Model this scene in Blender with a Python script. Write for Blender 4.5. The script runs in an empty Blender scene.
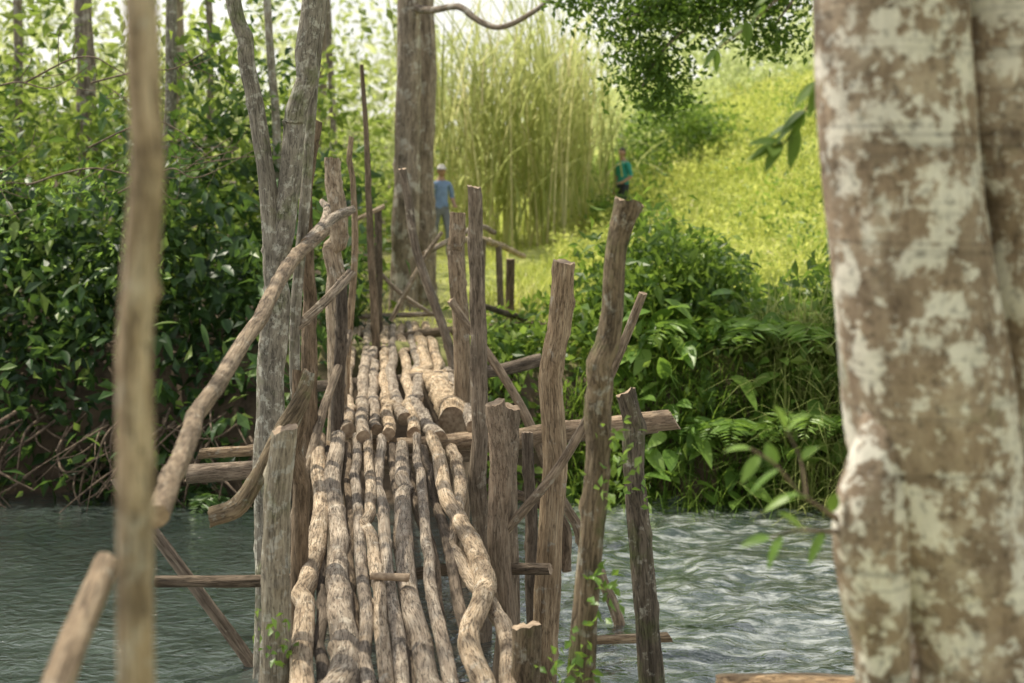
import bpy, math, numpy as np
from mathutils import Vector
rng = np.random.default_rng(11)
C = bpy.context
scene = C.scene

# ------------------------------------------------------------ helpers
def link(o, parent=None):
    scene.collection.objects.link(o)
    if parent is not None:
        o.parent = parent
    return o

def empty(name, loc=(0, 0, 0)):
    e = bpy.data.objects.new(name, None)
    e.empty_display_size = 0.2
    e.location = loc
    return link(e)

def np_mesh(name, co, faces_flat, face_sizes, attrs=None, vec_attrs=None, smooth=False, mat_idx=None):
    me = bpy.data.meshes.new(name)
    co = np.asarray(co, dtype=np.float32)
    me.vertices.add(len(co)); me.vertices.foreach_set("co", co.ravel())
    ff = np.asarray(faces_flat, dtype=np.int32); fs = np.asarray(face_sizes, dtype=np.int32)
    me.loops.add(len(ff)); me.loops.foreach_set("vertex_index", ff)
    me.polygons.add(len(fs))
    starts = np.concatenate([[0], np.cumsum(fs)[:-1]]).astype(np.int32)
    me.polygons.foreach_set("loop_start", starts)
    me.polygons.foreach_set("loop_total", fs)
    me.polygons.foreach_set("use_smooth", np.full(len(fs), smooth, dtype=bool))
    if mat_idx is not None:
        me.polygons.foreach_set("material_index", np.asarray(mat_idx, dtype=np.int32))
    me.update(calc_edges=True)
    for k, v in (attrs or {}).items():
        a = me.attributes.new(k, 'FLOAT', 'POINT'); a.data.foreach_set("value", np.asarray(v, dtype=np.float32))
    for k, v in (vec_attrs or {}).items():
        a = me.attributes.new(k, 'FLOAT_VECTOR', 'POINT'); a.data.foreach_set("vector", np.asarray(v, dtype=np.float32).ravel())
    return me

def sst(t):
    t = np.clip(t, 0, 1); return t * t * (3 - 2 * t)

def unit(v):
    return v / (np.linalg.norm(v, axis=-1, keepdims=True) + 1e-9)

# ------------------------------------------------------------ materials
def new_mat(name):
    m = bpy.data.materials.new(name); m.use_nodes = True
    nt = m.node_tree; nt.nodes.clear()
    return m, nt, nt.nodes, nt.links

def N(nodes, t, **kw):
    n = nodes.new(t)
    for k, v in kw.items():
        setattr(n, k, v)
    return n

def ramp(nodes, stops):
    r = nodes.new("ShaderNodeValToRGB")
    e = r.color_ramp.elements
    while len(e) < len(stops): e.new(0.5)
    for i, (p, c) in enumerate(stops):
        e[i].position = p
        e[i].color = (c[0], c[1], c[2], 1) if not isinstance(c, (int, float)) else (c, c, c, 1)
    return r

def leaf_mat(name, stops, trans=0.4, tcol=(0.25, 0.35, 0.04), rough=0.45, spec=0.3):
    m, nt, nd, lk = new_mat(name)
    at = N(nd, "ShaderNodeAttribute", attribute_name="rnd")
    r = ramp(nd, stops); lk.new(at.outputs["Fac"], r.inputs[0])
    p = N(nd, "ShaderNodeBsdfPrincipled")
    p.inputs["Roughness"].default_value = rough
    p.inputs["Specular IOR Level"].default_value = spec
    lk.new(r.outputs[0], p.inputs["Base Color"])
    t = N(nd, "ShaderNodeBsdfTranslucent")
    mx = N(nd, "ShaderNodeMixRGB"); mx.inputs[0].default_value = 0.55
    lk.new(r.outputs[0], mx.inputs[1]); mx.inputs[2].default_value = (*tcol, 1)
    lk.new(mx.outputs[0], t.inputs[0])
    ms = N(nd, "ShaderNodeMixShader"); ms.inputs[0].default_value = trans
    lk.new(p.outputs[0], ms.inputs[1]); lk.new(t.outputs[0], ms.inputs[2])
    o = N(nd, "ShaderNodeOutputMaterial"); lk.new(ms.outputs[0], o.inputs[0])
    return m

def bark_mat(name, dark, mid, light, lichen=None, lich_amt=0.5, lich_scale=6.0, moss=None, moss_amt=0.5,
             bands=0.0, bump=0.5, rough=0.85, fine=38.0, bumpd=0.010, crack=0.6, lsoft=0.06, mott=0.6, under=None):
    m, nt, nd, lk = new_mat(name)
    at = N(nd, "ShaderNodeAttribute", attribute_name="bk")
    oi = N(nd, "ShaderNodeObjectInfo")
    add = N(nd, "ShaderNodeVectorMath", operation='ADD')
    sc = N(nd, "ShaderNodeVectorMath", operation='SCALE'); sc.inputs[0].default_value = (13, 7, 31)
    lk.new(oi.outputs["Random"], sc.inputs["Scale"])
    lk.new(at.outputs["Vector"], add.inputs[0]); lk.new(sc.outputs[0], add.inputs[1])
    n1 = N(nd, "ShaderNodeTexNoise"); n1.inputs["Scale"].default_value = fine; n1.inputs["Detail"].default_value = 10; n1.inputs["Roughness"].default_value = 0.78
    lk.new(add.outputs[0], n1.inputs["Vector"])
    r1 = ramp(nd, [(0.33, dark), (0.5, mid), (0.67, light)]); lk.new(n1.outputs["Fac"], r1.inputs[0])
    tc = N(nd, "ShaderNodeTexCoord")
    add2 = N(nd, "ShaderNodeVectorMath", operation='ADD')
    lk.new(tc.outputs["Object"], add2.inputs[0]); lk.new(sc.outputs[0], add2.inputs[1])
    n2 = N(nd, "ShaderNodeTexNoise"); n2.inputs["Scale"].default_value = 5; n2.inputs["Detail"].default_value = 5
    lk.new(add2.outputs[0], n2.inputs["Vector"])
    hsv = N(nd, "ShaderNodeHueSaturation")
    mr = N(nd, "ShaderNodeMapRange"); mr.inputs[1].default_value = 0.3; mr.inputs[2].default_value = 0.7; mr.inputs[3].default_value = 0.75; mr.inputs[4].default_value = 1.22
    lk.new(n2.outputs["Fac"], mr.inputs[0])
    mv = N(nd, "ShaderNodeMath", operation='MULTIPLY')
    mr2 = N(nd, "ShaderNodeMapRange"); mr2.inputs[3].default_value = 0.68; mr2.inputs[4].default_value = 1.2
    lk.new(oi.outputs["Random"], mr2.inputs[0])
    lk.new(mr.outputs[0], mv.inputs[0]); lk.new(mr2.outputs[0], mv.inputs[1])
    lk.new(mv.outputs[0], hsv.inputs["Value"]); lk.new(r1.outputs[0], hsv.inputs["Color"])
    ms2 = N(nd, "ShaderNodeMapRange"); ms2.inputs[3].default_value = 0.75; ms2.inputs[4].default_value = 1.12
    lk.new(oi.outputs["Random"], ms2.inputs[0]); lk.new(ms2.outputs[0], hsv.inputs["Saturation"])
    col = hsv.outputs[0]
    def patch(col, color, amt, scale, seed, soft=0.05, zs=1.0, rgh=0.68):
        mp = N(nd, "ShaderNodeMapping"); mp.inputs["Location"].default_value = (seed, seed * 2, 0); mp.inputs["Scale"].default_value = (1, 1, zs)
        lk.new(add2.outputs[0], mp.inputs[0])
        nn = N(nd, "ShaderNodeTexNoise"); nn.inputs["Scale"].default_value = scale; nn.inputs["Detail"].default_value = 10; nn.inputs["Roughness"].default_value = rgh
        lk.new(mp.outputs[0], nn.inputs["Vector"])
        th = 0.72 - 0.35 * amt
        rr = ramp(nd, [(th, 0.0), (th + soft, 0.9)]); lk.new(nn.outputs["Fac"], rr.inputs[0])
        mm = N(nd, "ShaderNodeMixRGB"); lk.new(rr.outputs[0], mm.inputs[0]); lk.new(col, mm.inputs[1])
        rc = ramp(nd, [(0.3, tuple(c * mott for c in color)), (0.6, color)]); lk.new(n1.outputs["Fac"], rc.inputs[0])
        lk.new(rc.outputs[0], mm.inputs[2])
        return mm.outputs[0]
    if under: col = patch(col, under, 0.55, lich_scale * .6, 17.0, .12)
    if lichen: col = patch(col, lichen, lich_amt, lich_scale, 3.0, lsoft)
    if under: col = patch(col, tuple(c * .95 for c in lichen), lich_amt * .78, lich_scale * 2.8, 29.0, lsoft)
    if moss: col = patch(col, moss, moss_amt, 4.0, 9.0, 0.16)
    if bands > 0:
        mp = N(nd, "ShaderNodeMapping"); mp.inputs["Scale"].default_value = (1.6, 1.6, 42)
        lk.new(add2.outputs[0], mp.inputs[0])
        nb = N(nd, "ShaderNodeTexNoise"); nb.inputs["Scale"].default_value = 1.0; nb.inputs["Detail"].default_value = 6
        nb.inputs["Distortion"].default_value = 0.35; nb.inputs["Roughness"].default_value = .65
        lk.new(mp.outputs[0], nb.inputs["Vector"])
        rb = ramp(nd, [(0.33, 0.45), (0.47, 1.0)]); lk.new(nb.outputs["Fac"], rb.inputs[0])
        mb = N(nd, "ShaderNodeMixRGB", blend_type='MULTIPLY'); mb.inputs[0].default_value = bands
        lk.new(col, mb.inputs[1]); lk.new(rb.outputs[0], mb.inputs[2]); col = mb.outputs[0]
        nsn = N(nd, "ShaderNodeTexNoise"); nsn.inputs["Scale"].default_value = 45; nsn.inputs["Detail"].default_value = 5
        lk.new(add2.outputs[0], nsn.inputs["Vector"])
        rs = ramp(nd, [(0.34, 0.4), (0.44, 1.0)]); lk.new(nsn.outputs["Fac"], rs.inputs[0])
        mb = N(nd, "ShaderNodeMixRGB", blend_type='MULTIPLY'); mb.inputs[0].default_value = 0.7
        lk.new(col, mb.inputs[1]); lk.new(rs.outputs[0], mb.inputs[2]); col = mb.outputs[0]
    height = n1.outputs["Fac"]
    if crack > 0:
        mp = N(nd, "ShaderNodeMapping"); mp.inputs["Scale"].default_value = (1, 1, 0.5)
        lk.new(add.outputs[0], mp.inputs[0])
        nc = N(nd, "ShaderNodeTexNoise"); nc.inputs["Scale"].default_value = fine * 1.9; nc.inputs["Detail"].default_value = 4
        lk.new(mp.outputs[0], nc.inputs["Vector"])
        rk = ramp(nd, [(0.465, 1.0), (0.487, 0.2), (0.50, 0.2), (0.525, 1.0)]); lk.new(nc.outputs["Fac"], rk.inputs[0])
        mk = N(nd, "ShaderNodeMixRGB", blend_type='MULTIPLY'); mk.inputs[0].default_value = crack
        lk.new(col, mk.inputs[1]); lk.new(rk.outputs[0], mk.inputs[2]); col = mk.outputs[0]
        ah = N(nd, "ShaderNodeMath", operation='MULTIPLY_ADD'); ah.inputs[1].default_value = 0.3
        lk.new(rk.outputs[0], ah.inputs[0]); lk.new(n1.outputs["Fac"], ah.inputs[2]); height = ah.outputs[0]
    p = N(nd, "ShaderNodeBsdfPrincipled"); p.inputs["Roughness"].default_value = rough
    p.inputs["Specular IOR Level"].default_value = 0.3
    lk.new(col, p.inputs["Base Color"])
    bp = N(nd, "ShaderNodeBump"); bp.inputs["Strength"].default_value = bump; bp.inputs["Distance"].default_value = bumpd
    lk.new(height, bp.inputs["Height"]); lk.new(bp.outputs[0], p.inputs["Normal"])
    o = N(nd, "ShaderNodeOutputMaterial"); lk.new(p.outputs[0], o.inputs[0])
    return m

def plain_mat(name, c1, c2, scale=8, rough=0.9, bump=0.2):
    m, nt, nd, lk = new_mat(name)
    tc = N(nd, "ShaderNodeTexCoord")
    n1 = N(nd, "ShaderNodeTexNoise"); n1.inputs["Scale"].default_value = scale; n1.inputs["Detail"].default_value = 6
    lk.new(tc.outputs["Object"], n1.inputs["Vector"])
    r = ramp(nd, [(0.35, c1), (0.65, c2)]); lk.new(n1.outputs["Fac"], r.inputs[0])
    p = N(nd, "ShaderNodeBsdfPrincipled"); p.inputs["Roughness"].default_value = rough
    lk.new(r.outputs[0], p.inputs["Base Color"])
    bp = N(nd, "ShaderNodeBump"); bp.inputs["Strength"].default_value = bump; bp.inputs["Distance"].default_value = 0.01
    lk.new(n1.outputs["Fac"], bp.inputs["Height"]); lk.new(bp.outputs[0], p.inputs["Normal"])
    o = N(nd, "ShaderNodeOutputMaterial"); lk.new(p.outputs[0], o.inputs[0])
    return m

M_deck = bark_mat("weathered_log_wood", (0.19, 0.13, 0.08), (0.50, 0.385, 0.265), (0.74, 0.62, 0.46), lichen=(0.72, 0.63, 0.50), lich_amt=0.40, lich_scale=10, moss=(0.25, 0.18, 0.11), moss_amt=.48, fine=38, bump=1.0, bumpd=.014, crack=.8)
M_post = bark_mat("post_bark", (0.13, 0.09, 0.055), (0.35, 0.26, 0.17), (0.54, 0.43, 0.30), lichen=(0.57, 0.50, 0.39), lich_amt=0.38, lich_scale=10, fine=38, bump=1.0, bumpd=.014)
M_dark = bark_mat("dark_beam_bark", (0.05, 0.037, 0.025), (0.18, 0.134, 0.09), (0.32, 0.25, 0.18), fine=36, bump=1.0)  # darker bark tone for beams, under logs and some posts
M_split = bark_mat("split_timber", (0.17, 0.108, 0.062), (0.42, 0.295, 0.18), (0.60, 0.465, 0.31), fine=55, bump=1.0)
M_mossy = bark_mat("mossy_bark", (0.08, 0.06, 0.038), (0.28, 0.21, 0.125), (0.42, 0.34, 0.21), lichen=(0.52, 0.49, 0.39), lich_amt=0.45, lich_scale=14, moss=(0.15, 0.18, 0.06), moss_amt=0.6, fine=32, bump=1.2, bumpd=.016)
M_trunk = bark_mat("lichen_trunk_bark", (0.13, 0.11, 0.08), (0.34, 0.30, 0.225), (0.50, 0.45, 0.34), lichen=(0.62, 0.60, 0.50), lich_amt=0.55, lich_scale=14, moss=(0.18, 0.21, 0.08), moss_amt=0.52, fine=28, bump=1.0)
M_bigbark = bark_mat("smooth_ringed_bark", (0.17, 0.112, 0.068), (0.36, 0.255, 0.165), (0.50, 0.38, 0.26), lichen=(0.84, 0.80, 0.71), lich_amt=0.60, lich_scale=8.5, moss=(0.26, 0.27, 0.15), moss_amt=0.32, bands=0.7, fine=15, bump=0.6, bumpd=0.010, crack=0.0, lsoft=0.045, mott=.72, under=(.52, .43, .33))
M_fartrunk = bark_mat("grey_trunk_bark", (0.11, 0.085, 0.065), (0.28, 0.225, 0.17), (0.44, 0.37, 0.29), lichen=(0.58, 0.53, 0.45), lich_amt=0.55, lich_scale=5, fine=18, bump=0.7)
M_cut = plain_mat("cut_wood_end", (0.24, 0.165, 0.105), (0.46, 0.35, 0.24), 30, 0.85)
M_twig = plain_mat("twig_bark", (0.07, 0.05, 0.035), (0.22, 0.16, 0.11), 20)

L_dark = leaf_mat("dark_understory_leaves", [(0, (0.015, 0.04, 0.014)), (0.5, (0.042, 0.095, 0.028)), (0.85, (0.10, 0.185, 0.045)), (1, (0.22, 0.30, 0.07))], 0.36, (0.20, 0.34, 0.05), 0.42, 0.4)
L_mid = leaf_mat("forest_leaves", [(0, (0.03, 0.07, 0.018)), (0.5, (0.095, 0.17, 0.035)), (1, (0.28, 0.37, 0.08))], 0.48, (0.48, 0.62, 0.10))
L_glow = leaf_mat("glow_tinted_forest_leaves", [(0, (0.06, 0.12, 0.025)), (0.5, (0.19, 0.28, 0.06)), (1, (0.42, 0.50, 0.14))], 0.55, (0.66, 0.76, 0.18))  # lighter copy of the forest leaves, background glow put into the colour
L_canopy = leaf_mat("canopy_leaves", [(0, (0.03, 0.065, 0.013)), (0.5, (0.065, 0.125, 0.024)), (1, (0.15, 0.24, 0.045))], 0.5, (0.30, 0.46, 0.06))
L_far = leaf_mat("haze_tinted_distant_leaves", [(0, (0.26, 0.33, 0.12)), (0.5, (0.46, 0.53, 0.22)), (1, (0.62, 0.66, 0.36))], 0.55, (0.8, 0.86, 0.42))  # distance haze is painted in as a paler leaf colour
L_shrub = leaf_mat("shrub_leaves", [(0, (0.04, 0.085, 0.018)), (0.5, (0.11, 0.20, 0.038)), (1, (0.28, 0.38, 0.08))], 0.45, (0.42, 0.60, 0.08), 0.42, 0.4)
L_grass = leaf_mat("sunlit_grass", [(0, (0.20, 0.29, 0.05)), (0.5, (0.48, 0.54, 0.12)), (0.88, (0.68, 0.67, 0.27)), (1, (0.80, 0.73, 0.48))], 0.52, (0.86, 0.88, 0.24))
L_reed = leaf_mat("reed_blades", [(0, (0.17, 0.22, 0.06)), (0.5, (0.40, 0.45, 0.15)), (0.78, (0.60, 0.57, 0.29)), (1, (0.76, 0.65, 0.45))], 0.52, (0.78, 0.80, 0.32))
L_near = leaf_mat("fresh_leaves", [(0, (0.08, 0.16, 0.03)), (0.5, (0.16, 0.29, 0.055)), (1, (0.27, 0.41, 0.09))], 0.4, (0.40, 0.60, 0.07), 0.38, 0.45)

# ------------------------------------------------------------ tubes
def catmull(P, n):
    P = np.asarray(P, float)
    if len(P) == 2:
        t = np.linspace(0, 1, n)[:, None]; return P[0] * (1 - t) + P[1] * t
    Q = np.vstack([2 * P[0] - P[1], P, 2 * P[-1] - P[-2]])
    seg = np.linspace(0, len(P) - 1 - 1e-6, n); i = seg.astype(int); t = (seg - i)[:, None]
    p0, p1, p2, p3 = Q[i], Q[i + 1], Q[i + 2], Q[i + 3]
    return 0.5 * (2 * p1 + (p2 - p0) * t + (2 * p0 - 5 * p1 + 4 * p2 - p3) * t ** 2 + (3 * p1 - p0 - 3 * p2 + p3) * t ** 3)

def tube_data(pts, rad, seg=12, step=0.06, wob=0.3, rough=0.07, knots=0.5, flat=None, kink=0.0, fmax=26):
    pts = np.asarray(pts, float)
    if np.isscalar(rad): rad = [rad] * len(pts)
    L = np.sum(np.linalg.norm(np.diff(pts, axis=0), axis=1))
    n = int(max(4, min(280, L / step)))
    R = np.asarray(rad, float)
    P = catmull(np.hstack([pts, R[:, None]]), n)
    r = np.maximum(P[:, 3], 0.002); P = P[:, :3]
    s = np.linspace(0, L, n)
    rm = r.mean()
    W = np.zeros((n, 3))
    for k in range(4):
        f = rng.uniform(0.8, 5.5); W += rng.normal(0, 1, 3) * np.sin(s * f + rng.uniform(0, 6.28))[:, None] / (1 + f * 0.8)
    W *= wob
    for k in range(int(kink * L / 0.5)):
        s0 = rng.uniform(0, L); w_ = rng.uniform(.12, .4)
        W += rng.normal(0, .4, 3) * np.maximum(0, 1 - np.abs(s - s0) / w_)[:, None]
    P = P + W * rm
    T = unit(np.gradient(P, axis=0))
    ref = np.array([0.13, 0.21, 1.0]) if abs(T[:, 2]).mean() < 0.8 else np.array([1.0, 0.2, 0.1])
    A = unit(np.cross(T, ref)); B = np.cross(T, A)
    ang = np.linspace(0, 2 * np.pi, seg, endpoint=False)
    rr = np.ones((n, seg))
    for k in range(9):
        a = rng.integers(1, 7); f = rng.uniform(1.5, fmax)
        rr += rough * 0.42 * rng.uniform(0.3, 1) * np.sin(a * ang[None, :] + f * s[:, None] + rng.uniform(0, 6.28))
    rr += rng.normal(0, rough * 0.16, rr.shape)
    for k in range(int(knots * L / 0.3)):
        s0 = rng.uniform(0, L); a0 = rng.uniform(0, 6.28); da = np.abs((ang - a0 + np.pi) % (2 * np.pi) - np.pi)
        rr += rng.uniform(0.1, 0.4) * np.exp(-((s[:, None] - s0) / (rm * rng.uniform(.4, .8))) ** 2 - (da[None, :] / 0.5) ** 2)
    if flat is not None:
        rr *= 1 + flat * np.cos(2 * ang)[None, :]
    rr = rr * r[:, None]
    V = P[:, None, :] + rr[..., None] * (np.cos(ang)[None, :, None] * A[:, None, :] + np.sin(ang)[None, :, None] * B[:, None, :])
    sl = rng.normal(0, .22, 2)
    for e, sg in ((0, -1), (n - 1, 1)):
        V[e] += T[e] * (rr[e] * (np.cos(ang) * sl[0] + np.sin(ang) * sl[1]) + rng.normal(0, .08, seg) * rm)[:, None]
    bk = np.stack([rm * np.cos(ang)[None, :] * np.ones((n, 1)), rm * np.sin(ang)[None, :] * np.ones((n, 1)), s[:, None] * 0.16 * np.ones((1, seg))], -1)
    V = V.reshape(-1, 3); bk = bk.reshape(-1, 3)
    i = np.arange(n - 1)[:, None] * seg; j = np.arange(seg)[None, :]; j2 = (j + 1) % seg
    F = np.stack([i + j, i + j2, i + seg + j2, i + seg + j], -1).reshape(-1)
    nf = (n - 1) * seg
    caps = []; base = len(V); Vs = [V]; bks = [bk]
    for e, rev in ((0, True), (n - 1, False)):
        ring = V[e * seg:(e + 1) * seg]
        c = ring.mean(0) + T[e] * (0.1 * rm * rng.uniform(-1, 1))
        Vs.append(ring); Vs.append(c[None]); bks.append(bk[e * seg:(e + 1) * seg]); bks.append(np.zeros((1, 3)))
        for q in range(seg):
            a, b = base + q, base + (q + 1) % seg
            caps += [base + seg, b, a] if rev else [base + seg, a, b]
        base += seg + 1
    F = np.concatenate([F, caps]); sizes = np.concatenate([np.full(nf, 4), np.full(2 * seg, 3)])
    mi = np.concatenate([np.zeros(nf), np.ones(2 * seg)])
    return np.vstack(Vs), F.astype(int), sizes, np.vstack(bks), mi

def tubes_obj(name, specs, mat, parent=None, mat2=None):
    Vs, Fs, Ss, Bs, Ms = [], [], [], [], []; off = 0
    for sp in specs:
        V, F, S, B, Mi = tube_data(**sp)
        Vs.append(V); Fs.append(F + off); Ss.append(S); Bs.append(B); Ms.append(Mi); off += len(V)
    me = np_mesh(name, np.vstack(Vs), np.concatenate(Fs), np.concatenate(Ss), vec_attrs={"bk": np.vstack(Bs)}, smooth=True, mat_idx=np.concatenate(Ms))
    me.materials.append(mat); me.materials.append(mat2 or M_cut)
    return link(bpy.data.objects.new(name, me), parent)

def log(name, pts, rad, mat, parent, **kw):
    return tubes_obj(name, [dict(pts=pts, rad=rad, **kw)], mat, parent)

# ------------------------------------------------------------ leaves and blades
def leaf_obj(name, pos, size, rnd, mat, parent=None, aspect=0.42, droop=0.25, upb=0.8, axis=None):
    n = len(pos)
    a = rng.normal(0, 1, (n, 3)); a[:, 2] -= droop
    if axis is not None: a = a * 0.45 + axis
    a = unit(a)
    nn = rng.normal(0, 0.7, (n, 3)); nn[:, 2] += upb
    b = unit(np.cross(a, nn)); c = np.cross(b, a)
    s = np.asarray(size)[:, None] * np.ones((n, 1)); w = s * aspect * 0.5
    p0 = pos; p1 = pos + a * s * 0.42 + b * w + c * w * 0.35; p2 = pos + a * s - c * s * 0.08
    p3 = pos + a * s * 0.42 - b * w + c * w * 0.35
    pm = pos + a * s * 0.5
    V = np.stack([p0, p1, p2, p3, pm], 1).reshape(-1, 3)
    i = np.arange(n)[:, None] * 5
    F = (i + np.array([[0, 1, 4, 4, 1, 2, 0, 4, 3, 4, 2, 3]])).reshape(-1)
    me = np_mesh(name, V, F, np.full(4 * n, 3), attrs={"rnd": np.repeat(np.clip(rnd, 0, 1), 5)}, smooth=False)
    me.materials.append(mat)
    return link(bpy.data.objects.new(name, me), parent)

def clump_leaves(cc, per, spread, crnd=None):
    k = len(cc)
    spread = np.asarray(spread) * np.ones(k)
    p = np.repeat(cc, per, 0) + rng.normal(0, 1, (k * per, 3)) * np.repeat(spread, per)[:, None] * np.array([1, 1, 0.7])
    if crnd is None: crnd = rng.uniform(0.1, 0.9, k)
    r = np.repeat(crnd, per) + rng.normal(0, 0.2, k * per)
    return p, r

def ell(c, r, n, lo=0.45):
    d = unit(rng.normal(0, 1, (n, 3))); q = rng.uniform(lo ** 2, 1, n) ** 0.5
    return np.array(c) + d * q[:, None] * np.array(r)

def blades_obj(name, pos, h, w, rnd, mat, parent=None, segs=4, lean=0.5, droop=0.6, axis=None):
    n = len(pos)
    th = rng.uniform(0, 6.283, n); d = np.stack([np.cos(th), np.sin(th), np.zeros(n)], -1)
    if axis is not None: d = unit(d * 0.7 + axis)
    sd = np.stack([-d[:, 1], d[:, 0], np.zeros(n)], -1)
    le = rng.uniform(0.1, 1, n) * lean; dr = rng.uniform(0.0, 1, n) * droop
    V = []
    for k in range(segs + 1):
        t = k / segs
        hor = le * t + dr * t ** 2.2; ver = t - dr * 0.75 * t ** 2.6
        c = pos + d * (h * hor)[:, None]; c = c + np.array([0, 0, 1]) * (h * ver)[:, None]
        ww = (w * (1 - t) ** 0.6 * 0.5)[:, None] + 0.0008
        V += [c - sd * ww, c + sd * ww]
    V = np.stack(V, 1).reshape(-1, 3); m = 2 * (segs + 1)
    i = np.arange(n)[:, None] * m
    f = []
    for k in range(segs): f += [2 * k, 2 * k + 1, 2 * k + 3, 2 * k + 2]
    F = (i + np.array([f])).reshape(-1)
    me = np_mesh(name, V, F, np.full(segs * n, 4), attrs={"rnd": np.repeat(np.clip(rnd, 0, 1), m)}, smooth=True)
    me.materials.append(mat)
    return link(bpy.data.objects.new(name, me), parent)

# ------------------------------------------------------------ terrain
def hgt(x, y):
    x = np.asarray(x, float); y = np.asarray(y, float)
    near = 1.35 - 1.95 * sst((y - 2.9) / 3.4)
    yb = 12.85 - 0.07 * x + 0.18 * np.sin(x * 1.3) + 0.1 * np.sin(x * 3.1)
    t = sst((y - yb + 0.25) / 1.5)
    far = -0.6 + 1.85 * t
    far = far + 0.028 * np.clip(y - 15, 0, 30)
    far = far + 3.7 * sst((x - 0.3) / 8.5) * sst((y - 15.5) / 24)
    far = far + 1.6 * sst((-x - 3) / 10) * sst((y - 15) / 16)
    far = far + 3.5 * sst((y - 42) / 60)
    far = far + (0.06 * np.sin(x * 1.1 + y * 0.7) + 0.04 * np.sin(x * 2.3 - y * 1.9)) * t
    far = far + (0.16 * np.sin(x * .9 + 1.7) * np.sin(y * .55 + x * .3)) * sst((x - 1) / 2) * sst((y - 17) / 4)
    return np.where(y < 9, near, far)

xs = np.unique(np.concatenate([-np.geomspace(20, 500, 14), np.arange(-20, 20.01, 0.35), np.geomspace(20, 500, 14)]))
ys = np.unique(np.concatenate([-np.geomspace(3, 300, 12), np.arange(-3, 45, 0.3), np.geomspace(45, 700, 22)]))
X, Y = np.meshgrid(xs, ys); Z = hgt(X, Y)
V = np.stack([X, Y, Z], -1).reshape(-1, 3); nx = len(xs); ny = len(ys)
i = (np.arange(ny - 1)[:, None] * nx + np.arange(nx - 1)[None, :])
F = np.stack([i, i + 1, i + nx + 1, i + nx], -1).reshape(-1)
me = np_mesh("ground", V, F, np.full((nx - 1) * (ny - 1), 4), smooth=True)
m, nt, nd, lk = new_mat("ground_soil_and_turf")
g = N(nd, "ShaderNodeNewGeometry")
n1 = N(nd, "ShaderNodeTexNoise"); n1.inputs["Scale"].default_value = 1.2; n1.inputs["Detail"].default_value = 10; n1.inputs["Roughness"].default_value = 0.7
lk.new(g.outputs["Position"], n1.inputs["Vector"])
grass = ramp(nd, [(0.3, (0.16, 0.19, 0.04)), (0.5, (0.34, 0.38, 0.09)), (0.7, (0.50, 0.49, 0.18))]); lk.new(n1.outputs["Fac"], grass.inputs[0])
n2 = N(nd, "ShaderNodeTexNoise"); n2.inputs["Scale"].default_value = 6; n2.inputs["Detail"].default_value = 8
lk.new(g.outputs["Position"], n2.inputs["Vector"])
soil = ramp(nd, [(0.3, (0.045, 0.032, 0.021)), (0.7, (0.15, 0.108, 0.07))]); lk.new(n2.outputs["Fac"], soil.inputs[0])
sx = N(nd, "ShaderNodeSeparateXYZ"); lk.new(g.outputs["Position"], sx.inputs[0])
mz = N(nd, "ShaderNodeMapRange"); mz.inputs[1].default_value = 1.0; mz.inputs[2].default_value = 1.5
lk.new(sx.outputs["Z"], mz.inputs[0])
mxx = N(nd, "ShaderNodeMapRange"); mxx.inputs[1].default_value = -3.0; mxx.inputs[2].default_value = -0.5
lk.new(sx.outputs["X"], mxx.inputs[0])
mu = N(nd, "ShaderNodeMath", operation='MULTIPLY'); lk.new(mz.outputs[0], mu.inputs[0]); lk.new(mxx.outputs[0], mu.inputs[1])
mc = N(nd, "ShaderNodeMixRGB"); lk.new(mu.outputs[0], mc.inputs[0]); lk.new(soil.outputs[0], mc.inputs[1]); lk.new(grass.outputs[0], mc.inputs[2])
p = N(nd, "ShaderNodeBsdfPrincipled"); p.inputs["Roughness"].default_value = 0.95; lk.new(mc.outputs[0], p.inputs["Base Color"])
bp = N(nd, "ShaderNodeBump"); bp.inputs["Distance"].default_value = 0.08; bp.inputs["Strength"].default_value = 0.7
lk.new(n2.outputs["Fac"], bp.inputs["Height"]); lk.new(bp.outputs[0], p.inputs["Normal"])
o = N(nd, "ShaderNodeOutputMaterial"); lk.new(p.outputs[0], o.inputs[0])
me.materials.append(m); link(bpy.data.objects.new("ground", me))

# water sheet with real ripples
wx = np.unique(np.concatenate([np.linspace(-400, -12, 12), np.arange(-12, 12, 0.04), np.linspace(12, 400, 12)]))
wy = np.arange(4.0, 14.6, 0.04)
X, Y = np.meshgrid(wx, wy); Z = np.zeros_like(X)
for k in range(48):
    th = rng.normal(1.6, 0.75); f = rng.uniform(5, 38)
    Z += 0.044 / f * np.sin((X + 0.35 * np.sin(Y * 1.3 + k)) * np.cos(th) * f + (Y + 0.25 * np.sin(X * 1.1 + 2 * k)) * np.sin(th) * f + rng.uniform(0, 6.28))
amp = np.where(np.abs(X) > 12, 0, 1) * (0.65 + 0.35 * np.sin(X * 0.9 + 1) * np.sin(Y * 0.7)) * (0.36 + 0.85 * sst((X + .8) / 1.6))
Z = Z * amp
nx = len(wx); ny = len(wy)
i = (np.arange(ny - 1)[:, None] * nx + np.arange(nx - 1)[None, :])
F = np.stack([i, i + 1, i + nx + 1, i + nx], -1).reshape(-1)
me = np_mesh("river_water", np.stack([X, Y, Z], -1).reshape(-1, 3), F, np.full((nx - 1) * (ny - 1), 4), smooth=True)
m, nt, nd, lk = new_mat("milky_river_water")
g = N(nd, "ShaderNodeNewGeometry")
mp = N(nd, "ShaderNodeMapping"); mp.inputs["Scale"].default_value = (0.7, 1.0, 1)
lk.new(g.outputs["Position"], mp.inputs[0])
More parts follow.
